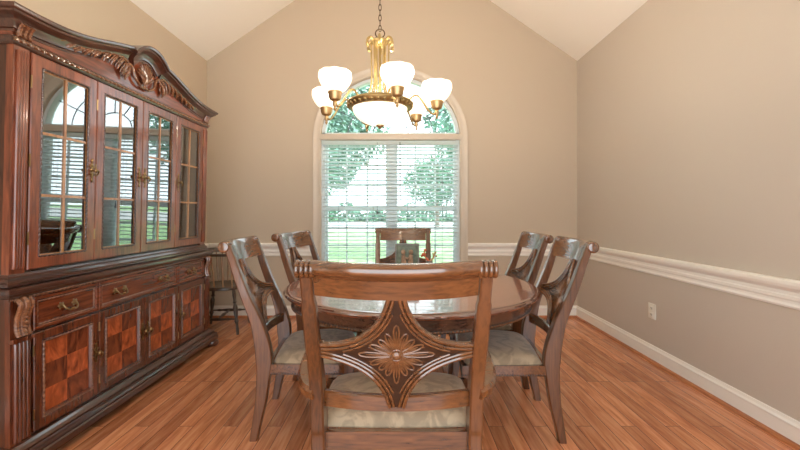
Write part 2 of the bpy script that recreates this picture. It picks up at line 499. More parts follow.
# ---- blind (thing)
bl = thing('window_blind', 'white horizontal slat blind, open, hanging inside the arched window', 'blind', (WX, YB+.01, 2.03))
g = G(); g.box(-.785, .785, -.03, .03, -.045, 0, .004); obj('headrail', g, M['blind'], bl)
g = G(); z = -.07; tilt = R(-15)
while z > -1.40:
    g.loft([[(x, .024*c_*cos(tilt), z+.024*c_*sin(tilt)+h) for c_, h in ((-1, 0), (0, .0025), (1, 0), (1, .002), (0, .0045), (-1, .002))] for x in (-.78, .78)])
    z -= .043
obj('slats', g, M['blind'], bl, smooth=False)
g = G(); g.box(-.78, .78, -.025, .025, -1.455, -1.425, .004); obj('bottom_rail', g, M['blind'], bl)
g = G()
for x in (-.6, -.2, .2, .6):
    for y in (-.027, .027): g.tube([(x, y, -.04), (x, y, -1.43)], .0012, 5)
obj('ladder_cord', g, M['cord'], bl)
g = G(); g.tube([(.11, -.045, -.02), (.112, -.05, -.68)], .005, 6); obj('tilt_wand', g, M['cord'], bl)
g = G(); g.tube([(-.15, -.045, -.02), (-.15, -.05, -.78)], .002, 5); g.lathe([(.003, -.78), (.008, -.80), (.011, -.84), (.0, -.845)], (-.15, -.05, 0), 8)
obj('pull_cord', g, M['cord'], bl)

# ---- outlet on right wall
ou = thing('wall_outlet', 'ivory electrical outlet plate low on the right wall', 'outlet', (XR, 3.24, .405))
g = G(); g.box(-.007, 0, -.045, .045, -.062, .062, .003); obj('cover_plate', g, M['plate'], ou)
for z in (-.026, .026):
    g = G(); g.box(-.0095, -.006, -.017, .017, z-.014, z+.014, .002); r = obj('receptacle', g, M['plate'], ou)
    g = G()
    for y in (-.007, .007): g.box(-.0103, -.009, y-.0015, y+.0015, z-.004, z+.007)
    g.box(-.0103, -.009, -.002, .002, z-.011, z-.007); obj('slot', g, M['black'], r, smooth=False)

# ------------------------------------------------------------------ china cabinet
cab = thing('china_cabinet', 'large carved cherry china cabinet with glass doors along the left wall', 'china cabinet', (-1.735, 2.70, 0), R(90))
HL = .925; DP = .46; PW = .105; DW = (2*(HL-PW))/4; DX0 = -HL+PW
LEAN = Matrix.Translation((0, .03, .92)) @ Matrix.Rotation(R(1.3), 4, 'X') @ Matrix.Translation((0, -.03, -.92))

def rope(g, p0, p1, r, lobes=3, pitch=.025, n=12):
    """twisted rope bar from p0 to p1"""
    p0, p1 = Vector(p0), Vector(p1); L = (p1-p0).length; t = (p1-p0)/L
    a = t.orthogonal().normalized(); b = t.cross(a)
    m = max(2, int(L/pitch*5)); rings = []
    for i in range(m+1):
        c = p0+t*(L*i/m); ph = 2*pi*(L*i/m)/pitch/lobes
        rings.append([c+(a*cos(2*pi*k/n)+b*sin(2*pi*k/n))*r*(1+.28*cos(lobes*(2*pi*k/n)+ph*lobes)) for k in range(n)])
    return g.loft(rings)
def mould(prof, y0, z0, ext, back=DP, mat=None, flipend=False):
    """profile (o,z) carried along side, front, side with mitres. ext = half length"""
    g = G()
    rings = [[(-ext-o, back, z0+z) for o, z in prof],
             [(-ext-o, y0-o, z0+z) for o, z in prof],
             [(ext+o, y0-o, z0+z) for o, z in prof],
             [(ext+o, back, z0+z) for o, z in prof]]
    g.loft(rings); return g

# lower body
g = G()
g.box(-HL+.003, -HL+.022, .003, DP, .14, .82); g.box(HL-.022, HL-.003, .003, DP, .14, .82)
g.box(-HL+.02, HL-.02, DP-.015, DP, .14, .82); g.box(-HL+.02, HL-.02, .004, DP, .14, .165); g.box(-HL+.02, HL-.02, .004, DP, .79, .82)
g.box(DX0-.004, DX0+4*DW+.004, .012, .03, .155, .82)
obj('lower_carcass', g, M['cab_side'], cab, smooth=False)
g = mould([(-.02, 0), (.060, 0), (.060, .030), (.052, .036), (.056, .048), (.048, .060), (.034, .066), (.036, .078), (.022, .088), (.012, .098), (.010, .104), (0, .104), (-.02, .104)], 0, .05, HL)
obj('plinth', g, M['cab_dark'], cab, smooth=False)
for s in (-1, 1):
    for y in (-.034, .40):
        g = G(); g.lathe([(.0, 0), (.034, 0), (.048, .012), (.053, .027), (.048, .044), (.034, .052), (.0, .052)], (s*(HL+.004), y, 0), 20)
        obj('bun_foot', g, M['cab_dark'], cab)
g = mould([(-.03, 0), (.004, 0), (.010, .006), (.022, .010), (.028, .022), (.034, .026), (.034, .042), (.026, .048), (-.03, .048)], 0, .815, HL)
g.box(-HL+.02, HL-.02, .02, DP, .82, .863)
obj('countertop', g, M['cab_dark'], cab, smooth=False)
g = G(); rope(g, (-HL, -.004, .812), (HL, -.004, .812), .006); obj('rope_moulding', g, M['cab_carve'], cab)
# lower pilasters with reeds and scroll corbels
for s in (-1, 1):
    xa, xb = (-HL, -HL+PW-.004) if s < 0 else (HL-PW+.004, HL)
    g = G(); g.box(xa, xb, -.004, .02, .15, .82)
    for k in range(4):
        x = xa+.022+(PW-.048)*k/3
        g.tube([(x, -.006, .17), (x, -.008, .18), (x, -.008, .60), (x, -.006, .61)], .011, 10)
    g.box(xa-.004, xb+.004, -.022, .0, .615, .635, .004)
    obj('lower_pilaster', g, M['cab_lz'], cab)
    g = G(); xc = (xa+xb)/2
    for k in (-1, 0, 1):
        pts = crom([(xc+k*.026, -.022, .64), (xc+k*.026, -.010, .68), (xc+k*.026, -.014, .73), (xc+k*.027, -.030, .775), (xc+k*.028, -.024, .80), (xc+k*.028, -.010, .806)], 4)
        g.tube(pts, .011 if k else .016, 8)
    for k in range(6):
        g.ball((xc, -.024-.001*k, .66+.022*k), .012, (1.1, .9, .6), 8, 6)
    obj('corbel', g, M['cab_carve'], cab)

def pull_backplate(x, z, y, tall, parent, horiz=False):
    """antique brass hardware"""
    if horiz:   # bail pull
        p = G()
        for s in (-1, 1):
            p.lathe([(.0, -.010), (.011, -.008), (.013, -.002), (.013, 0)], (x+s*.042, y, z+.005), 12, 'y')
            for k in range(5):
                a = pi*(.25+k*.375); p.ball((x+s*.042+.014*cos(a), y-.002, z+.005+.014*sin(a)), .006, (1, .5, 1), 8, 5)
        pts = crom([(x-.042, y-.014, z+.005), (x-.036, y-.024, z-.012), (x-.018, y-.028, z-.022), (x, y-.03, z-.018), (x+.018, y-.028, z-.022), (x+.036, y-.024, z-.012), (x+.042, y-.014, z+.005)], 4)
        p.tube(pts, .0045, 8)
        p.ball((x, y-.03, z-.018), .008, (1.6, 1, 1))
        obj('bail_pull', p, M['hard'], parent)
    else:
        p = G()
        for k in range(-4, 5):
            t = k/4; w = .010*(1-.55*abs(t))+.003*cos(k*pi)
            p.ball((x, y-.002, z+t*tall), .009, (w/.009*1.1, .35, 1.5), 8, 6)
        for s in (-1, 1):
            p.ball((x+.012*s, y-.002, z+.02), .006, (1.2, .5, 1)); p.ball((x+.012*s, y-.002, z-.02), .006, (1.2, .5, 1))
        p.lathe([(.004, 0), (.004, -.016), (.010, -.020), (.012, -.026), (.008, -.032), (0, -.034)], (x, y, z), 12, 'y')
        p.tube(crom([(x, y-.028, z), (x+.014, y-.03, z-.004), (x+.012, y-.026, z-.022), (x, y-.02, z-.03)], 4), .004, 6)
        obj('door_pull', p, M['hard'], parent)

def frame_rect(g, x0, x1, z0, z1, prof, y0):
    """mitred moulding around the inside of a rectangle. prof: (inset, out)"""
    rings = []
    for cx, cz in ((0, 0), (1, 0), (1, 1), (0, 1)):
        rings.append([((x0+i) if cx == 0 else (x1-i), y0-o, (z0+i) if cz == 0 else (z1-i)) for i, o in prof])
    g.loft(rings, closed=True)
DPROF = [(0, -.012), (0, .010), (.004, .014), (.040, .014), (.046, .010), (.048, .014), (.056, .014), (.062, .004), (.062, -.012)]
# lower doors
for k in range(4):
    x0 = DX0+k*DW+.002; x1 = x0+DW-.004; z0, z1 = .168, .632
    g = G(); frame_rect(g, x0, x1, z0, z1, DPROF, 0)
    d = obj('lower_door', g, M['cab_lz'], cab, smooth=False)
    g = G(); g.box(x0+.055, x1-.055, .0, .012, z0+.055, z1-.055)
    g.xf(Matrix.Translation((-(x0+x1)/2, 0, -(z0+z1)/2))); pn = obj('inlay_panel', g, M['burl'], d, smooth=False)
    pn.location = ((x0+x1)/2, 0, (z0+z1)/2)
    g = G(); xr = x1-.052 if k != 9 else x0+.052
    rope(g, (x1-.051, -.015, z0+.05), (x1-.051, -.015, z1-.05), .0045); rope(g, (x0+.051, -.015, z0+.05), (x0+.051, -.015, z1-.05), .0045)
    rope(g, (x0+.05, -.015, z0+.051), (x1-.05, -.015, z0+.051), .0045); rope(g, (x0+.05, -.015, z1-.051), (x1-.05, -.015, z1-.051), .0045)
    obj('bead_trim', g, M['cab_carve'], d)
    hx = x1-.024 if k in (0, 1) else x0+.024
    pull_backplate(hx, .41, -.014, .042, d)
    hg = x0 if k in (0, 1) else x1
    for z in (.25, .55):
        g = G(); g.tube([(hg, -.012, z-.025), (hg, -.012, z+.025)], .0045, 8); obj('hinge', g, M['hard'], d)
# drawers
for xa, xb, pulls in ((DX0, DX0+DW, 1), (DX0+DW, DX0+3*DW, 2), (DX0+3*DW, DX0+4*DW, 1)):
    x0, x1 = xa+.002, xb-.002; z0, z1 = .642, .804
    g = G(); frame_rect(g, x0, x1, z0, z1, [(0, -.012), (0, .010), (.004, .014), (.016, .014), (.022, .008), (.022, -.012)], 0)
    g.box(x0+.015, x1-.015, -.002, .012, z0+.015, z1-.015)
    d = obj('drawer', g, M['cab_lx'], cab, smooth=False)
    g = G()
    for z in (z0+.026, z1-.026): rope(g, (x0+.026, -.004, z), (x1-.026, -.004, z), .0042)
    for x in (x0+.026, x1-.026): rope(g, (x, -.004, z0+.026), (x, -.004, z1-.026), .0042)
    obj('bead_trim', g, M['cab_carve'], d)
    for j in range(pulls):
        px = (x0+x1)/2 if pulls == 1 else x0+(x1-x0)*(.22 if j == 0 else .78)
        pull_backplate(px, (z0+z1)/2, -.003, 0, d, True)

# upper part
HLU = .90
UY = .03    # front plane
def up(name, g, mat, parent=cab, **k):
    g.xf(LEAN); return obj(name, g, mat, parent, **k)
g = mould([(-.03, 0), (.030, 0), (.030, .014), (.020, .020), (.018, .034), (.008, .042), (.006, .052), (-.03, .052)], UY, .868, HLU, back=DP)
g.box(-HLU+.02, HLU-.02, UY+.02, DP, .868, .905)
up('waist_moulding', g, M['cab_dark'], smooth=False)
g = G()
g.box(-HLU+.003, -HLU+.02, UY+.003, DP, .905, 2.07); g.box(HLU-.02, HLU-.003, UY+.003, DP, .905, 2.07)
g.box(-HLU+.02, HLU-.02, UY+.02, DP, 1.96, 1.98); g.box(-HLU+.02, HLU-.02, UY+.02, DP, .90, .925)
g.box(-HLU+.02, HLU-.02, DP-.012, DP, .92, 1.97)
up('upper_carcass', g, M['cab_side'], smooth=False)
g = G(); g.box(-HLU+.025, HLU-.025, DP-.022, DP-.014, .93, 1.955); up('back_panel', g, M['mirror'], smooth=False)
for z in (1.27, 1.60):
    g = G(); g.box(-HLU+.025, HLU-.025, UY+.05, DP-.03, z, z+.008); up('glass_shelf', g, M['shelf'], smooth=False)
for s in (-1, 1):
    xa, xb = (-HLU, -HLU+.076) if s < 0 else (HLU-.076, HLU)
    g = G(); g.box(xa, xb, UY-.004, UY+.03, .918, 1.965)
    for k in range(4):
        x = xa+.019+(.080-.040)*k/3
        g.tube([(x, UY-.005, .945), (x, UY-.008, .955), (x, UY-.008, 1.93), (x, UY-.005, 1.94)], .0098, 10)
    up('upper_pilaster', g, M['cab_z'])
    g = G()
    for k in range(3):
        x = (xa+xb)/2+(k-1)*.024
        g.tube(crom([(x, UY-.018, 2.0), (x, UY-.012, 2.015), (x, UY-.02, 2.04), (x, UY-.034, 2.058)], 4), .010, 8)
    up('frieze_bracket', g, M['cab_carve'])
# glazed doors
UPROF = [(0, -.014), (0, .008), (.004, .012), (.052, .012), (.060, .004), (.066, .004), (.066, -.014)]
for k in range(4):
    x0 = DX0+k*DW+.002; x1 = x0+DW-.004; z0, z1 = .932, 1.957
    g = G(); frame_rect(g, x0, x1, z0, z1, UPROF, UY)
    d = up('glass_door', g, M['cab_z'], smooth=False)
    gx0, gx1, gz0, gz1 = x0+.062, x1-.062, z0+.05, z1-.062
    g = G(); xm = (x0+x1)/2
    g.box(xm-.0065, xm+.0065, UY-.006, UY+.010, gz0, gz1)
    for j in (1, 2):
        z = gz0+(gz1-gz0)*j/3; g.box(gx0-.004, gx1+.004, UY-.006, UY+.010, z-.0065, z+.0065)
    for x in (gx0, gx1): g.box(x-.004, x+.004, UY-.005, UY+.01, gz0, gz1)
    for z in (gz0+.012, gz1): g.box(gx0, gx1, UY-.005, UY+.01, z-.005, z+.005)
    up('muntin', g, M['cab_gold'], d, smooth=False)
    g = G()
    for x in (x0+.058, x1-.058): rope(g, (x, UY-.010, z0+.06), (x, UY-.010, z1-.06), .0048)
    for z in (z0+.058, z1-.058): rope(g, (x0+.06, UY-.010, z), (x1-.06, UY-.010, z), .0048)
    up('bead_trim', g, M['cab_dark'], d)
    g = G(); g.box(gx0-.002, gx1+.002, UY-.001, UY+.001, gz0, gz1+.002); up('glass_pane', g, M['glass'], d, smooth=False)
    hx = x1-.028 if k in (0, 1) else x0+.028
    e = bpy.data.objects.new('x', None)
    before = set(COL.objects)
    pull_backplate(hx, 1.44, UY-.012, .055, d)
    for o in set(COL.objects)-before: o.data.transform(LEAN)
    bpy.data.objects.remove(e)
    hg = x0 if k in (0, 1) else x1
    for z in (1.08, 1.45, 1.82):
        g = G(); g.tube([(hg, UY-.01, z-.03), (hg, UY-.01, z+.03)], .0045, 8); up('hinge', g, M['hard'], d)
# rope cornice
g = mould([(-.02, 0), (.008, 0), (.012, .006), (.014, .012), (.014, .034), (.008, .040), (-.02, .040)], UY, 1.962, HLU)
up('lower_cornice', g, M['cab_dark'], smooth=False)
g = G(); rope(g, (-HLU-.014, UY-.015, 1.984), (HLU+.014, UY-.015, 1.984), .0085, pitch=.035); up('rope_moulding', g, M['cab_carve'])

def crown_z(x):
    a = abs(x)
    P = [(0, 2.255), (.17, 2.252), (.26, 2.232), (.36, 2.205), (.48, 2.170), (.60, 2.142), (.72, 2.126), (.84, 2.119), (1.1, 2.118)]
    for (xa, za), (xb, zb) in zip(P, P[1:]):
        if a <= xb:
            t = (a-xa)/(xb-xa); t = t*t*(3-2*t) if False else t
            return za+(zb-za)*t
    return 2.118
CPROF = [(-.02, -.100), (.006, -.100), (.006, -.090), (.014, -.086), (.016, -.074), (.026, -.052), (.046, -.036), (.056, -.032),
         (.056, -.022), (.066, -.018), (.070, -.008), (.070, 0), (-.02, 0)]
def crown_path(xs, zf, prof, push=0, ends=(None, None)):
    rings = []
    for i, x in enumerate(xs):
        xa, xb = xs[max(i-1, 0)], xs[min(i+1, len(xs)-1)]
        t = Vector((xb-xa, 0, zf(xb)-zf(xa))).normalized(); nrm = Vector((-t.z, 0, t.x))
        ring = []
        for o, u in prof:
            p = Vector((x, UY-o-push, zf(x)))+nrm*u
            if i == 0 and ends[0]: p.x = -HLU-o; p.z = zf(x)+u
            if i == len(xs)-1 and ends[1]: p.x = HLU+o; p.z = zf(x)+u
            ring.append(p)
        rings.append(ring)
    return rings
def smoothz(x):
    return sum(crown_z(x+d) for d in (-.05, -.025, 0, .025, .05))/5
g = G()
xs = [-HLU+(2*HLU)*k/80 for k in range(81)]
xl = [x for x in xs if x < -.165]; xr = [x for x in xs if x > .165]
rl = crown_path(xl, smoothz, CPROF, ends=(1, None)); rr_ = crown_path(xr, smoothz, CPROF, ends=(None, 1))
g.loft([[(-HLU-o, DP, 2.118+u) for o, u in CPROF]]+rl)
g.loft(rr_+[[(HLU+o, DP, 2.118+u) for o, u in CPROF]])
hz = lambda x: 2.312-.085*(abs(x)/.185)**2.2
hp = [(o+(.0 if o < 0 else .012), u*1.02) for o, u in CPROF]
g.loft(crown_path([-.185+.37*k/24 for k in range(25)], hz, hp))
up('crown_moulding', g, M['cab_dark'], ang=25)
g = G()
top = [(x, smoothz(x)-.05) for x in xs if abs(x) > .18]
top = [(x, z) for x, z in top if x < 0]+[(.185*sin(pi/2*k/6), hz(.185*sin(pi/2*k/6))-.06) for k in range(-6, 7)]+[(x, z) for x, z in top if x > 0]
poly = [(-HLU, 1.99)]+top+[(HLU, 1.99)]
for (xa, za), (xb, zb) in zip(top, top[1:]):
    g.loft([[(xa, y, 1.99), (xa, y, za), (xb, y, zb), (xb, y, 1.99)] for y in (UY, UY+.02)])
bmesh.ops.remove_doubles(g.bm, verts=g.bm.verts[:], dist=1e-5)
for s in (-1, 1): g.box(s*HLU-.005, s*HLU+.005, UY, DP, 2.0, 2.10)
g.box(-HLU, HLU, UY+.02, DP, 2.06, 2.08)
up('frieze_board', g, M['cab_x'], smooth=False)
# carved shell with leaf wings
g = G()
for k in range(11):
    a = R(-58+116*k/10); L = .150*(1-.12*abs(a)); pts = []
    for j in range(8):
        t = j/7; pts.append((sin(a)*L*t*.80, UY-.008-.020*sin(pi*t*.75), 2.058+cos(a)*L*t))
    g.tube(pts, [.0015+.0065*(j/7) for j in range(7)]+[.003], 8)
up('carved_shell', g, M['cab_carve'])
g = G()
for s in (-1, 1):
    g.tube(crom([(0, UY-.016, 2.036), (s*.045, UY-.020, 2.040), (s*.095, UY-.020, 2.072), (s*.118, UY-.016, 2.12), (s*.145, UY-.016, 2.15), (s*.165, UY-.02, 2.135), (s*.155, UY-.022, 2.115)], 5), [.005]*3+[.009]*22+[.006]*6, 8)
g.ball((0, UY-.018, 2.042), .018, (1.3, .7, .8))
up('shell_scroll', g, M['cab_carve'])
for s in (-1, 1):
    g = G()
    spine = crom([(s*.150, UY-.016, 2.140), (s*.21, UY-.018, 2.165), (s*.31, UY-.016, 2.150), (s*.42, UY-.014, 2.118), (s*.53, UY-.010, 2.086), (s*.60, UY-.008, 2.090), (s*.625, UY-.010, 2.104)], 6)
    g.tube(spine, [.008]*3+[.009]*(len(spine)-8)+[.006]*5, 8)
    n = 10
    for i in range(n):
        t = i/(n-1); q = spine[int(t*(len(spine)-8))]
        L = .112*(1-.78*t); lean = s*(.060+.045*t)
        for off, w in ((0, 1), (.014, .6)):
            pts = [(q[0]+lean*u+s*off, q[1]-.014*sin(pi*u)+(.003 if off else 0), q[2]-L*u*(1-off*6)+.016*sin(pi*u)) for u in (0, .2, .4, .6, .8, 1)]
            pts[-1] = (pts[-1][0]-s*.014, pts[-1][1], pts[-1][2]+.006)
            g.tube(pts, [.003*w, .006*w, .0085*w, .010*w, .009*w, .004*w], 8)
    g.tube([(s*(.185+.024*cos(a)), UY-.02, 2.085+.024*sin(a)) for a in [R(30*j) for j in range(11)]], [.009-.0006*j for j in range(11)], 8)
    up('carved_leaf', g, M['cab_carve'])

# ------------------------------------------------------------------ dining chairs (local: faces +y)
POST = [(-.19, 1.03, .038), (-.165, .96, .040), (-.143, .895, .043), (-.098, .77, .050), (-.040, .627, .064), (-.008, .50, .082),
        (0, .42, .085), (0, .38, .076), (-.016, .216, .058), (-.035, .11, .048), (-.056, 0, .040)]
PC = crom(POST, 5)
def yb(z):
    for a, b in zip(PC, PC[1:]):
        if a[1] >= z >= b[1]:
            t = (a[1]-z)/(a[1]-b[1]+1e-9); return a[0]+(b[0]-a[0])*t
    return PC[0][0]-(z-1.03)*.3
def make_chair(label, cat, hw, arms, group):
    t = thing('dining_chair' if not arms else 'dining_armchair', label, cat, group=group)
    xw = lambda z: hw-.012*(1-min(1, z/1.03))
    for s in (-1, 1):
        g = G(); rings = []
        for y, z, w in PC:
            h, b = .020 + (.004 if z < .9 else 0), w/2
            cx = s*xw(z); c = .006
            rings.append([(cx-h+c, y-b, z), (cx+h-c, y-b, z), (cx+h, y-b+c, z), (cx+h, y+b-c, z), (cx+h-c, y+b, z), (cx-h+c, y+b, z), (cx-h, y+b-c, z), (cx-h, y-b+c, z)])
        g.loft(rings)
        o = obj('rear_post', g, M['ch_z'], t)
        g = G()   # reeded scroll on top of the post
        pr = [(.0, -.031)]; 
        for k in range(4):
            c0 = -.031+k*.0155
            for j in range(7):
                a = pi*j/6; pr.append((.0225+.0075*sin(a), c0+.00775*(1-cos(a))))
        pr += [(.0, .031)]
        g.lathe(pr, (s*(hw-.002), -.203, 1.022), 24, 'x')
        obj('reeded_scroll', g, M['ch_x'], o)
    # crest rail
    iw = hw-.024
    g = G(); rings = []
    sec = []
    zc = 1.030
    sec = [(yb(.931)+.012, .931), (yb(.97)+.012, .97), (yb(1.0)+.012, 1.0), (yb(1.02)+.014, 1.022)]
    cy = yb(1.03)-.016
    for k in range(11):
        a = R(20+k*22); sec.append((cy+.024*cos(a), zc+.024*sin(a)-.002))
    sec += [(yb(.99)-.014, .993), (yb(.96)-.012, .96), (yb(.931)-.012, .931)]
    for k in range(25):
        x = -iw+2*iw*k/24; q = 1-(x/iw)**2
        rings.append([(x, y-.055*q, z-.006*q) for y, z in sec])
    g.loft(rings); obj('crest_rail', g, M['ch_x'], t)
    g = G(); rings = []
    y0 = yb(.515)
    for k in range(21):
        x = -iw+2*iw*k/20; q = 1-(x/iw)**2
        rings.append([(x, y0+dy-.045*q, z) for dy, z in ((-.014, .502), (.014, .502), (.014, .551), (.009, .556), (-.009, .556), (-.014, .551))])
    g.loft(rings); obj('lower_rail', g, M['ch_x'], t)
    # pierced diamond splat, both faces
    zm = .725
    surf = lambda x, z, o: (x, yb(z)-.052*(1-(x/iw)**2)+o, z)
    W, H = iw+.003, .208
    def edge(qx, qz, inset=0, n=14):
        P0, C, P2 = (W, .024), (.062, .036), (.028, H)
        out = []
        for k in range(n+1):
            u = k/n; a = (1-u)**2; b = 2*u*(1-u); c = u*u
            x = a*P0[0]+b*C[0]+c*P2[0]; z = a*P0[1]+b*C[1]+c*P2[1]
            dx = 2*(1-u)*(C[0]-P0[0])+2*u*(P2[0]-C[0]); dz = 2*(1-u)*(C[1]-P0[1])+2*u*(P2[1]-C[1])
            L = math.hypot(dx, dz); nx, nz = -dz/L, dx/L      # towards centre
            if nx*x+nz*z > 0: nx, nz = -nx, -nz
            x += nx*inset; z += nz*inset
            out.append((qx*max(x, 0), zm+qz*max(z, 0)))
        return out
    g = G()
    q1 = edge(1, 1); q2 = edge(1, -1)
    # build as vertical strips from mirrored edge samples
    for sx in (-1, 1):
        prev = None
        for (xa, za), (xb_, zb) in zip(q1, q1[1:]):
            for lo, hi in ((0, 1),):
                pa, pb = za-zm, zb-zm
                ring = lambda x, h: [surf(sx*x, zm-h*z_, .007) if False else surf(sx*x, zm+v*h, .007) for v in (-1, -.5, 0, .5, 1)]+[surf(sx*x, zm+v*h, -.007) for v in (1, .5, 0, -.5, -1)]
                if prev is None: prev = ring(xa, pa)
                cur = ring(xb_, pb)
                g.loft([prev, cur], caps=False); prev = cur
    rl = [surf(x, zm+v*H, .007) for x, v in ()]
    # close the narrow middle strip
    h = H; a = [surf(-.028, zm+v*h, .007) for v in (-1, -.5, 0, .5, 1)]+[surf(-.028, zm+v*h, -.007) for v in (1, .5, 0, -.5, -1)]
    b = [surf(.028, zm+v*h, .007) for v in (-1, -.5, 0, .5, 1)]+[surf(.028, zm+v*h, -.007) for v in (1, .5, 0, -.5, -1)]
    g.loft([a, b], caps=False)
    bmesh.ops.remove_doubles(g.bm, verts=g.bm.verts[:], dist=1e-5)
    sp = obj('splat', g, M['ch_field'], t)
    g = G()
    for qx in (-1, 1):
        for qz in (-1, 1):
            for ins, r in ((.004, .0075), (.0190, .0060), (.0315, .0044)):
                e = edge(qx, qz, ins)
                if ins > .01:
                    e = [(x, z) for x, z in e if abs(x) > .004 and abs(z-zm) > .004]
                for o in (-.009, .009):
                    g.tube([surf(x, z, o) for x, z in e], r, 8)
    obj('splat_moulding', g, M['ch_x'], sp)
    g = G()
    NP = 16
    for k in range(NP):
        a = 2*pi*k/NP
        ca, sa = abs(cos(a)), abs(sin(a))
        L = .070+.052*ca**8+.036*sa**8+(.006 if k % 2 == 0 else -.002)
        wd = .0125
        for o in (-.0085, .0085):
            loop = []
            for j in range(12):
                u = 2*pi*j/12
                rr = .016+(L-.016)*(.5-.5*cos(u)); w = wd*sin(u)*(.35+.65*(rr/L))
                loop.append(surf(rr*cos(a)-w*sin(a), zm+rr*sin(a)+w*cos(a), o))
            g.tube(loop, .0030, 6, closed=True)
            g.tube([surf(rr*cos(a), zm+rr*sin(a), o) for rr in (.018, L*.5, L*.8)], [.0026, .0036, .0016], 6)
    for k in range(32):
        a = 2*pi*(k+.5)/32; L = .066+.045*abs(cos(a))**8+.030*abs(sin(a))**8
        for o in (-.0075, .0075):
            g.tube([surf(rr*cos(a), zm+rr*sin(a), o) for rr in (.024, L*.6, L)], [.0012, .0026, .0012], 5)
    for o in (-.010, .010):
        c = surf(0, zm, o); g.ball(c, .016, (1, .5, 1), 14, 8)
        g.tube([surf(.021*cos(2*pi*j/16), zm+.021*sin(2*pi*j/16), o) for j in range(16)], .0028, 6, closed=True)
    obj('rosette', g, M['ch_petal'], sp)
    # seat frame (trapezoid)
    bw, fw, D = hw-.005, hw+.03, .455
    g = G()
    def rail(p, q, th=.024, z0=.348, z1=.402):
        p, q = Vector((*p, 0)), Vector((*q, 0)); d = (q-p).normalized(); nn = Vector((-d.y, d.x, 0))*th/2
        g.loft([[c+nn*s_+Vector((0, 0, z)) for s_, z in ((-1, z0), (1, z0), (1, z1), (-1, z1))] for c in (p, q)])
    rail((-bw, .01), (bw, .01), .024, .315, .394); rail((-fw, D), (fw, D)); rail((-bw-.004, .0), (-fw, D+.01)); rail((bw+.004, .0), (fw, D+.01))
    sf = obj('seat_frame', g, M['ch_x'], t, smooth=False)
    g = G()
    for p, q in (((-fw-.013, D+.012), (fw+.013, D+.012)), ((-bw-.018, .04), (-fw-.014, D+.01)), ((bw+.018, .04), (fw+.014, D+.01))):
        p, q = Vector((*p, .354)), Vector((*q, .354)); n = int((q-p).length/.0135)
        for k in range(n+1): g.ball(p+(q-p)*k/n, .005, u=6, v=4)
    obj('bead_trim', g, M['ch_field'], sf)
    g = G()   # cushion
    nu, nv = 22, 20; vs = []
    def cpt(u, v, top):
        uu, vv = u*2-1, v*2-1
        # rounded-square mapping
        x = uu*math.sqrt(max(0, 1-.10*vv**2)); yy = vv*math.sqrt(max(0, 1-.10*uu**2))
        w = bw+(fw-bw)*(yy*.5+.5)
        h = (1-abs(uu)**5)*(1-abs(vv)**5)
        z = .398+.062*h**.55 if top else .390
        return (x*(w+.004), .03+(yy*.5+.5)*(D-.02), z)
    grid = [[g.bm.verts.new(cpt(i/nu, j/nv, True)) for j in range(nv+1)] for i in range(nu+1)]
    low = [[None]*(nv+1) for _ in range(nu+1)]
    for i in range(nu):
        for j in range(nv): g.face([grid[i][j], grid[i+1][j], grid[i+1][j+1], grid[i][j+1]])
    bd = [(i, 0) for i in range(nu)]+[(nu, j) for j in range(nv)]+[(i, nv) for i in range(nu, 0, -1)]+[(0, j) for j in range(nv, 0, -1)]
    lv = [g.bm.verts.new(cpt(i/nu, j/nv, False)) for i, j in bd]
    for k in range(len(bd)):
        a, b = bd[k], bd[(k+1) % len(bd)]
        g.face([grid[a[0]][a[1]], grid[b[0]][b[1]], lv[(k+1) % len(bd)], lv[k]])
    g.face(lv)
    obj('seat', g, M['fabric'], t, ang=60)
    for s in (-1, 1):
        g = G(); rings = []
        for y, z, w in crom([(D-.01, .40, .046), (D-.008, .34, .046), (D+.002, .22, .040), (D+.014, .10, .034), (D+.032, 0, .030)], 4):
            cx = s*(fw-.01); b = w/2
            rings.append([(cx-b, y-b, z), (cx+b, y-b, z), (cx+b, y+b, z), (cx-b, y+b, z)])
        g.loft(rings); obj('front_leg', g, M['ch_z'], t)
        if arms:
            g = G(); rings = []
            P = crom([(.285, -.045, .560), (.325, -.01, .565), (.352, .06, .575), (.362, .15, .590), (.360, .24, .612), (.352, .285, .622)], 5)
            for i, p in enumerate(P):
                p = Vector(p); q = Vector(P[min(i+1, len(P)-1)])-Vector(P[max(i-1, 0)]); q.z = 0; q.normalize()
                sd = Vector((q.y, -q.x, 0)); w, h = .024, .020
                rings.append([Vector((s*c.x, c.y, c.z)) for c in (p+sd*-w+Vector((0, 0, -h)), p+sd*w+Vector((0, 0, -h)), p+sd*(w+.004)+Vector((0, 0, h*.3)), p+sd*(w-.006)+Vector((0, 0, h)), p+sd*(-w+.006)+Vector((0, 0, h)), p+sd*(-w-.004)+Vector((0, 0, h*.3)))])
            g.loft(rings)
            g.lathe([(0, -.028), (.018, -.028), (.026, -.024), (.028, 0), (.026, .024), (.018, .028), (0, .028)], (s*.352, .295, .614), 20, 'x')
            ar = obj('armrest', g, M['ch_x'], t)
            g = G(); rings = []
            for x, y, z, w in crom([(.350, .27, .60, .036), (.352, .235, .53, .034), (.342, .24, .46, .038), (.322, .275, .39, .044), (.315, .29, .35, .044)], 4):
                b = w/2; rings.append([(s*(x-b*.7), y-b, z), (s*(x+b*.7), y-b, z), (s*(x+b*.7), y+b, z), (s*(x-b*.7), y+b, z)])
            g.loft(rings); obj('arm_support', g, M['ch_z'], ar)
    return t

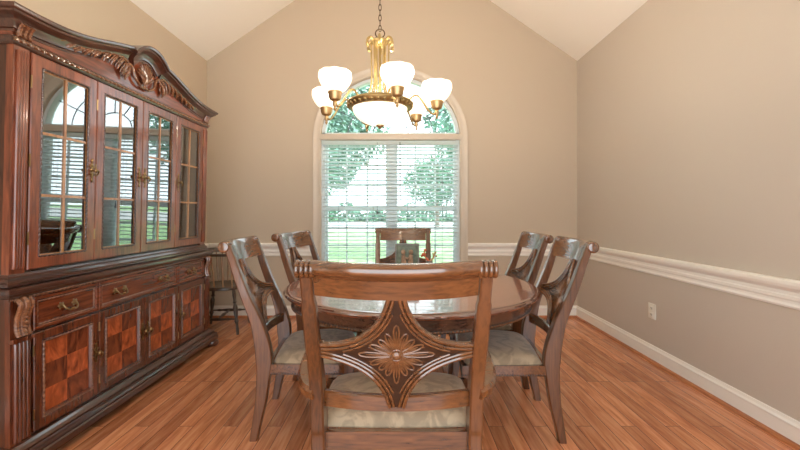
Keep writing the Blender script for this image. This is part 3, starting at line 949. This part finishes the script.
CG = 'matching carved dining chairs around the round table'
c1 = make_chair('carved wooden side chair nearest the china cabinet, at left of the table', 'chair', .25, False, CG)
c1.location = (-.735, 2.365, 0); c1.rotation_euler = (0, 0, R(-86))
dup(c1, (-.645, 3.105, 0), R(-90-12), 'carved wooden side chair at left of the table, the farther one towards the window')
dup(c1, (.812, 2.345, 0), R(86), 'carved wooden side chair at right of the table, the one nearer the viewer')
dup(c1, (.81, 2.985, 0), R(90), 'carved wooden side chair at right of the table, behind the nearer right chair')
dup(c1, (.03, 3.82, 0), R(180), 'carved wooden side chair at the far side of the table in front of window')
a1 = make_chair('large carved wooden armchair in the foreground seen from behind', 'chair', .292, True, CG)
a1.location = (-.012, 1.475, 0)

# ------------------------------------------------------------------ table
tb = thing('dining_table', 'round polished dining table with beaded apron in the middle of the room', 'table', (.068, 2.50, 0))
RT = .765
g = G(); g.lathe([(0, .724), (RT-.05, .724), (RT-.022, .726), (RT-.018, .731), (RT-.006, .734), (RT, .741), (RT, .747), (RT-.005, .753), (RT-.012, .755), (RT-.014, .759), (RT-.022, .7605), (RT-.026, .7607), (RT-.04, .7607), (RT-.2, .7607), (0, .7607)], n=128)
obj('tabletop', g, M['tab'], tb, ang=30)
g = G(); pr = [(RT-.075, .724), (RT-.075, .66), (RT-.070, .654), (RT-.052, .654), (RT-.048, .660), (RT-.052, .668), (RT-.045, .70), (RT-.035, .724)]
g.loft([[(r*cos(2*pi*k/128), r*sin(2*pi*k/128), z) for r, z in pr] for k in range(128)], closed=True)
ap = obj('apron', g, M['tab_apron'], tb)
g = G()
for k in range(260):
    a = 2*pi*k/260; g.ball(((RT-.046)*cos(a), (RT-.046)*sin(a), .664), .0052, u=6, v=4)
obj('bead_moulding', g, M['ch_x'], ap)
g = G(); g.lathe([(0, .05), (.13, .05), (.15, .07), (.15, .10), (.11, .13), (.09, .16), (.12, .22), (.135, .30), (.12, .38), (.08, .44), (.065, .50), (.08, .56), (.11, .60), (.16, .63), (.22, .66), (.22, .726), (0, .726)], n=40)
obj('pedestal', g, M['ch_z'], tb)
for k in range(4):
    a = k*pi/2; g = G(); rings = []
    for r, z, w, h in crom([(.06, .16, .05, .09), (.14, .15, .05, .08), (.20, .10, .045, .06), (.27, .045, .042, .05), (.33, .022, .045, .044)], 5):
        rings.append([(r*cos(a)+sx*w/2*-sin(a), r*sin(a)+sx*w/2*cos(a), z+sz*h/2) for sx, sz in ((-1, -1), (1, -1), (1, 1), (-1, 1))])
    g.loft(rings); obj('foot', g, M['ch_z'], tb)

# ------------------------------------------------------------------ centrepiece ornaments
cp = thing('carved_ornament_block', 'square grey-green carved block with two figures in relief, on the table', 'ornament', (.052, 2.95, .7605))
g = G(); g.box(-.088, .088, -.03, .03, 0, .215, .008); obj('block', g, M['stone'], cp)
g = G(); frame_rect(g, -.088, .088, 0, .215, [(0, 0), (0, .006), (.008, .006), (.010, 0)], -.03); obj('rim', g, M['greyglaze'], cp, smooth=False)
g = G()
for s in (-1, 1):
    g.tube(crom([(s*.018, -.032, .015), (s*.016, -.036, .06), (s*.024, -.038, .10), (s*.028, -.04, .135)], 4), [.012]*4+[.015]*9, 8)
    g.ball((s*.028, -.038, .155), .017, (1, .7, 1.1))
    g.tube(crom([(s*.034, -.036, .12), (s*.012, -.044, .115), (-s*.004, -.04, .10)], 4), .007, 6)
    g.tube([(s*.034, -.036, .11), (s*.040, -.034, .02)], [.010, .006], 6)
obj('relief_figures', g, M['bronze_fig'], cp)
g = G(); g.box(-.095, .04, -.055, .035, 0, .012, .003); obj('base_slab', g, M['plate'], cp)
op = thing('sprig_vase', 'small grey vase with two forked sprigs to the right of the carved block', 'vase', (.215, 2.93, .7605))
g = G(); g.lathe([(0, 0), (.026, 0), (.034, .02), (.036, .05), (.026, .075), (.024, .085), (.028, .092), (.022, .092), (.018, .08), (0, .07)], n=20); obj('vase_body', g, M['greyglaze'], op)
g = G(); g.tube(crom([(0, 0, .075), (-.018, 0, .105), (-.034, 0, .125), (-.036, 0, .165)], 4), [.010]*5+[.006]*8, 6); g.ball((-.04, 0, .135), .018, (1, .8, .8)); g.ball((-.030, 0, .168), .010); g.ball((-.055, 0, .125), .009)
obj('rust_sprig', g, M['rust'], op)
g = G(); g.tube(crom([(0, 0, .075), (.016, 0, .095), (.032, 0, .118), (.044, 0, .155)], 4), [.010]*5+[.007]*8, 6); g.ball((.045, 0, .15), .009); g.ball((.05, 0, .125), .008); g.tube([(.03, 0, .115), (.026, 0, .15)], .005, 6)
obj('tan_sprig', g, M['tan'], op)

# ------------------------------------------------------------------ chandelier
CX, CY = -.13, 2.60
ch = thing('chandelier', 'brass chandelier with six frosted glass shades and a bowl, hanging over the table', 'chandelier', (CX, CY, 0))
g = G()
z = 2.400; k = 0
while z < 4.36:
    pts = []
    for j in range(12):
        a = 2*pi*j/12; pts.append((.009*cos(a), 0, z+.022*sin(a)))
    if k % 2: pts = [(0, x, zz) for x, _, zz in pts]
    g.tube(pts, .0026, 5, closed=True); z += .034; k += 1
obj('chain', g, M['iron'], ch)
g = G(); g.lathe([(0, 4.33), (.02, 4.33), (.05, 4.36), (.065, 4.395), (0, 4.40)], n=24); obj('ceiling_canopy', g, M['brass'], ch)
g = G(); g.tube([(.030*cos(2*pi*j/24), 0, 2.366+.028*sin(2*pi*j/24)) for j in range(24)], .004, 8, closed=True); obj('hanging_ring', g, M['iron'], ch)
g = G(); g.tube([(0, 0, 1.88), (0, 0, 2.335)], .009, 10)
g.lathe([(0, 2.285), (.040, 2.285), (.052, 2.30), (.056, 2.315), (.046, 2.326), (.020, 2.336), (.010, 2.342), (0, 2.342)], n=28)
for k in range(6):
    a = pi/6+k*pi/3
    pts = crom([(.045, 2.312), (.065, 2.330), (.085, 2.318), (.093, 2.290), (.084, 2.268)], 4)
    g.tube([(r*cos(a), r*sin(a), z) for r, z in pts], [.009]*6+[.008]*6+[.010]*5, 8)
obj('top_crown', g, M['brass'], ch)
for k in range(6):
    g = G()
    for da in (-.11, .11):
        a = k*pi/3+da
        pts = crom([(.058, 2.30), (.056, 2.18), (.054, 2.08), (.060, 2.02), (.084, 1.955), (.12, 1.925), (.165, 1.925)], 5)
        g.tube([(r*cos(a), r*sin(a), z) for r, z in pts], .0056, 6)
    obj('column_rod', g, M['brass'], ch)
g = G()
pr = [(.165, 1.885), (.180, 1.876), (.198, 1.880), (.212, 1.894), (.218, 1.908), (.210, 1.918), (.190, 1.928), (.165, 1.930)]
g.loft([[(r*cos(2*pi*k/72), r*sin(2*pi*k/72), z) for r, z in pr] for k in range(72)], closed=True)
for k in range(32):
    a = 2*pi*k/32; g.ball((.203*cos(a), .203*sin(a), 1.892), .014, (.9, .9, .9), 8, 6)
obj('bowl_ring', g, M['brass'], ch)
g = G(); pr = [(.178-.178*(1-math.sqrt(max(0, 1-(j/14)**2)))+0, 1.885-.118*(j/14)) for j in range(15)]
pr2 = [(r, z) for r, z in pr]
g.lathe([(.170, 1.889)]+pr2, n=56); obj('glass_bowl', g, M['shade'], ch, ang=70)
g = G(); g.lathe([(0, 1.745), (.006, 1.748), (.010, 1.755), (.024, 1.762), (.026, 1.770), (0, 1.775)], n=16); obj('bowl_finial', g, M['abrass'], ch)
SHP = [(.034, 1.903), (.048, 1.907), (.064, 1.920), (.080, 1.942), (.092, 1.966), (.097, 1.988), (.096, 2.005), (.092, 2.018)]
for k in range(6):
    a = R(228+60*k); cx, cy = .37*cos(a), .37*sin(a)
    g = G(); pts = crom([(.19, 1.915), (.215, 1.945), (.25, 1.945), (.285, 1.90), (.315, 1.852), (.345, 1.825), (.37, 1.835)], 5)
    g.tube([(r*cos(a), r*sin(a), z) for r, z in pts], .0065, 8)
    arm = obj('arm', g, M['brass'], ch)
    g = G(); g.lathe([(0, 1.792), (.005, 1.796), (.009, 1.806), (.006, 1.815), (.013, 1.828), (.013, 1.842), (.010, 1.848), (.030, 1.858), (.036, 1.872), (.038, 1.888), (.042, 1.900), (.038, 1.908), (0, 1.908)], (cx, cy, 0), 20)
    obj('shade_holder', g, M['abrass'], arm)
    g = G(); n = 36; rings = []
    for r, z in SHP+[(r-.004, z) for r, z in SHP[::-1]]:
        rings.append([(cx+(r+((.0006)*cos(9*2*pi*j/n) if z > 1.98 else 0))*cos(2*pi*j/n), cy+(r+((.0006)*cos(9*2*pi*j/n) if z > 1.98 else 0))*sin(2*pi*j/n), z+(.0012*cos(9*2*pi*j/n) if z > 2.0 else 0)) for j in range(n)])
    g.loft(rings); obj('glass_shade', g, M['shade'], arm, ang=60)
    L = bpy.data.lights.new('bulb', 'POINT'); L.energy = 5.5; L.color = (1, .88, .72); L.shadow_soft_size = .05
    lo = bpy.data.objects.new('bulb', L); COL.objects.link(lo); lo.parent = ch; lo.location = (cx, cy, 2.06)

# ------------------------------------------------------------------ windsor chair
w = thing('windsor_chair', 'dark low-backed windsor chair with spindles in the corner beyond the cabinet', 'chair', (-1.83, 4.14, 0), R(-84))
g = G(); rings = []
for sc_, z in ((.90, .432), (1, .440), (1, .458), (.96, .468), (.6, .460), (.05, .456)):
    rings.append([(.235*sc_*math.copysign(abs(cos(a))**.75, cos(a)), .225*sc_*math.copysign(abs(sin(a))**.8, sin(a)), z) for a in [2*pi*j/40 for j in range(40)]])
g.loft(rings); obj('seat', g, M['wind'], w)
TP = [(.013, 0), (.016, .05), (.013, .10), (.022, .13), (.014, .15), (.020, .20), (.024, .26), (.013, .30), (.022, .315), (.013, .33), (.018, .38), (.014, .44)]
feet = [(-.215, -.20), (.215, -.20), (-.22, .21), (.22, .21)]
for fx, fyy in feet:
    g = G(); b = Vector((fx, fyy, 0)); tt = Vector((fx*.72, fyy*.72, .44))
    rr = crom([(r, z) for r, z in TP], 3)
    g.tube([b+(tt-b)*(z/.44) for r, z in rr], [r for r, z in rr], 10); obj('leg', g, M['wind'], w)
g = G()
mid = lambda p, f: (p[0]*(1-.28*f/.44), p[1]*(1-.28*f/.44), f)
tz = .15
def turned(g, a, b):
    a, b = Vector(a), Vector(b); n = 14
    g.tube([a+(b-a)*i/n for i in range(n+1)], [.008+.009*math.exp(-((i/n-.5)/.16)**2)+(.005 if i in (3, 11) else 0) for i in range(n+1)], 8)
turned(g, mid(feet[0], tz), mid(feet[2], tz)); turned(g, mid(feet[1], tz), mid(feet[3], tz))
l = Vector(mid(feet[0], tz))*.5+Vector(mid(feet[2], tz))*.5; r = Vector(mid(feet[1], tz))*.5+Vector(mid(feet[3], tz))*.5
turned(g, l, r); obj('stretcher', g, M['wind'], w)
g = G(); U = [(.245*cos(a), -.02+.215*sin(a)) for a in [pi*1.0+pi*j/24 for j in range(25)]]
U = [(-.25, .16), (-.25, .07)]+U+[(.25, .07), (.25, .16)]
rings = []
for i, (x, y) in enumerate(U):
    q = Vector((U[min(i+1, len(U)-1)][0]-U[max(i-1, 0)][0], U[min(i+1, len(U)-1)][1]-U[max(i-1, 0)][1], 0)).normalized(); sd = Vector((q.y, -q.x, 0))
    hh = .012+(.022 if y < -.12 else 0); P = Vector((x*1.06, y*1.06-.01, .79))
    rings.append([P+sd*-.024+Vector((0, 0, -.012)), P+sd*.024+Vector((0, 0, -.012)), P+sd*.024+Vector((0, 0, hh)), P+sd*-.012+Vector((0, 0, hh))])
g.loft(rings); obj('back_rail', g, M['wind'], w)
k = 0
for i in range(0, len(U)):
    if i % 2 == 0 or i in (1, len(U)-2):
        x, y = U[i]; g = G()
        a = Vector((x*.84, y*.84 if y < 0 else y*.95, .462)); b = Vector((x*1.06, y*1.06-.01, .785))
        g.tube([a+(b-a)*j/6 for j in range(7)], [.006, .008, .009, .0085, .007, .006, .0055], 8); obj('spindle', g, M['wind_lit'], w)

# ------------------------------------------------------------------ outdoors
g = G(); g.box(-90, 90, 5.2, 160, -.75, -.6); struct('lawn', g, M['grass'], smooth=False)
g = G(); g.box(-90, 90, 40, 74, -.6, -.585); struct('driveway', g, M['road'], smooth=False)
def tree(loc, h, r, mat, label, n=1500, lo=.3):
    t = thing('garden_tree', label, 'tree', loc, random.random()*6, 'trees outside the window')
    g = G(); g.tube(crom([(0, 0, 0), (.05, 0, h*.3), (-.05, .05, h*.6), (0, 0, h*.85)], 4), [r*.09*(1-i/16) for i in range(13)], 8)
    for k in range(7):
        a = k*2.4; z0 = h*(.35+.06*k)
        g.tube([(0, 0, z0), (cos(a)*r*.35, sin(a)*r*.35, z0+h*.10), (cos(a)*r*.7, sin(a)*r*.7, z0+h*.16)], [r*.04, r*.025, r*.01], 6)
    obj('trunk', g, M['bark'], t)
    bm = bmesh.new()
    for k in range(n):
        while True:
            p = Vector((random.uniform(-1, 1), random.uniform(-1, 1), random.uniform(-1, 1)))
            if .3 < p.length < 1: break
        # clumps
        c = Vector((p.x*r, p.y*r, h*(lo+1)/2+p.z*h*(1-lo)/2))
        c += Vector((sin(c.z*3+c.x*2), cos(c.x*2.3), sin(c.y*2.1+c.x)))*r*.08
        s = random.uniform(.045, .12)*r/2.2
        q = Vector((random.gauss(0, 1), random.gauss(0, 1), random.gauss(0, 1))).normalized(); u = q.orthogonal().normalized(); v = q.cross(u)
        bm.faces.new([bm.verts.new(c+u*s), bm.verts.new(c+v*s*.6), bm.verts.new(c-u*s), bm.verts.new(c-v*s*.6)])
    obj('foliage', bm, mat, t, smooth=False)
tree((-3.5, 17, -.6), 9, 3.0, M['leaf1'], 'leafy green tree seen through the left half of the window', 9600)
tree((3.4, 15, -.6), 8.2, 2.4, M['leaf1'], 'leafy green tree seen through the right half of the window', 8800)
tree((-6.6, 24, -.6), 10, 3.6, M['leaf2'], 'deep green tree on the lawn, leftmost through the window', 7200)
tree((4.0, 43, -.6), 8, 3.6, M['leaf2'], 'distant deep green tree, right of centre through the window', 6400)
tree((7.5, 27, -.6), 10, 4.0, M['leaf2'], 'deep green tree on the lawn, rightmost through the window', 8000)
g = bmesh.new()
for k in range(5000):
    x = random.uniform(-32, 32); zz = random.uniform(0, 1)**1.2*(2.6+.9*sin(x*.4)+.6*sin(x*1.1)); c = Vector((x, 76+random.uniform(-1.2, 1.2), -.6+zz))
    s = random.uniform(.22, .5); q = Vector((random.gauss(0, 1), random.gauss(0, 1), random.gauss(0, 1))).normalized(); u = q.orthogonal().normalized(); v = q.cross(u)
    g.faces.new([g.verts.new(c+u*s), g.verts.new(c+v*s*.7), g.verts.new(c-u*s), g.verts.new(c-v*s*.7)])
h = obj('hedge', g, M['leaf2'], None, smooth=False); h['label'] = 'long low green hedge beyond the lawn and drive outside'; h['category'] = 'hedge'

# ------------------------------------------------------------------ light
wd = bpy.data.worlds.new('overcast_sky'); scn.world = wd; wd.use_nodes = True
nt = wd.node_tree; bg = nt.nodes['Background']
bg.inputs['Color'].default_value = (.86, .95, 1.0, 1); bg.inputs['Strength'].default_value = 2.5
S = bpy.data.lights.new('sun', 'SUN'); S.energy = 3.0; S.angle = R(3); S.color = (1, .97, .92)
so = bpy.data.objects.new('sun', S); COL.objects.link(so); so.rotation_euler = (R(22), R(48), 0)
# ------------------------------------------------------------------ camera
cam = bpy.data.cameras.new('camera'); co = bpy.data.objects.new('camera', cam); COL.objects.link(co)
co.location = (0, 0, 1.2); co.rotation_euler = (R(90), 0, 0)
cam.sensor_width = 36; cam.lens = 18; cam.shift_y = -12/800; cam.clip_start = .02; cam.clip_end = 300
scn.camera = co
vs = scn.view_settings
vs.view_transform = 'Standard'; vs.look = 'None'; vs.gamma = 1; vs.exposure = .85; vs.use_curve_mapping = False
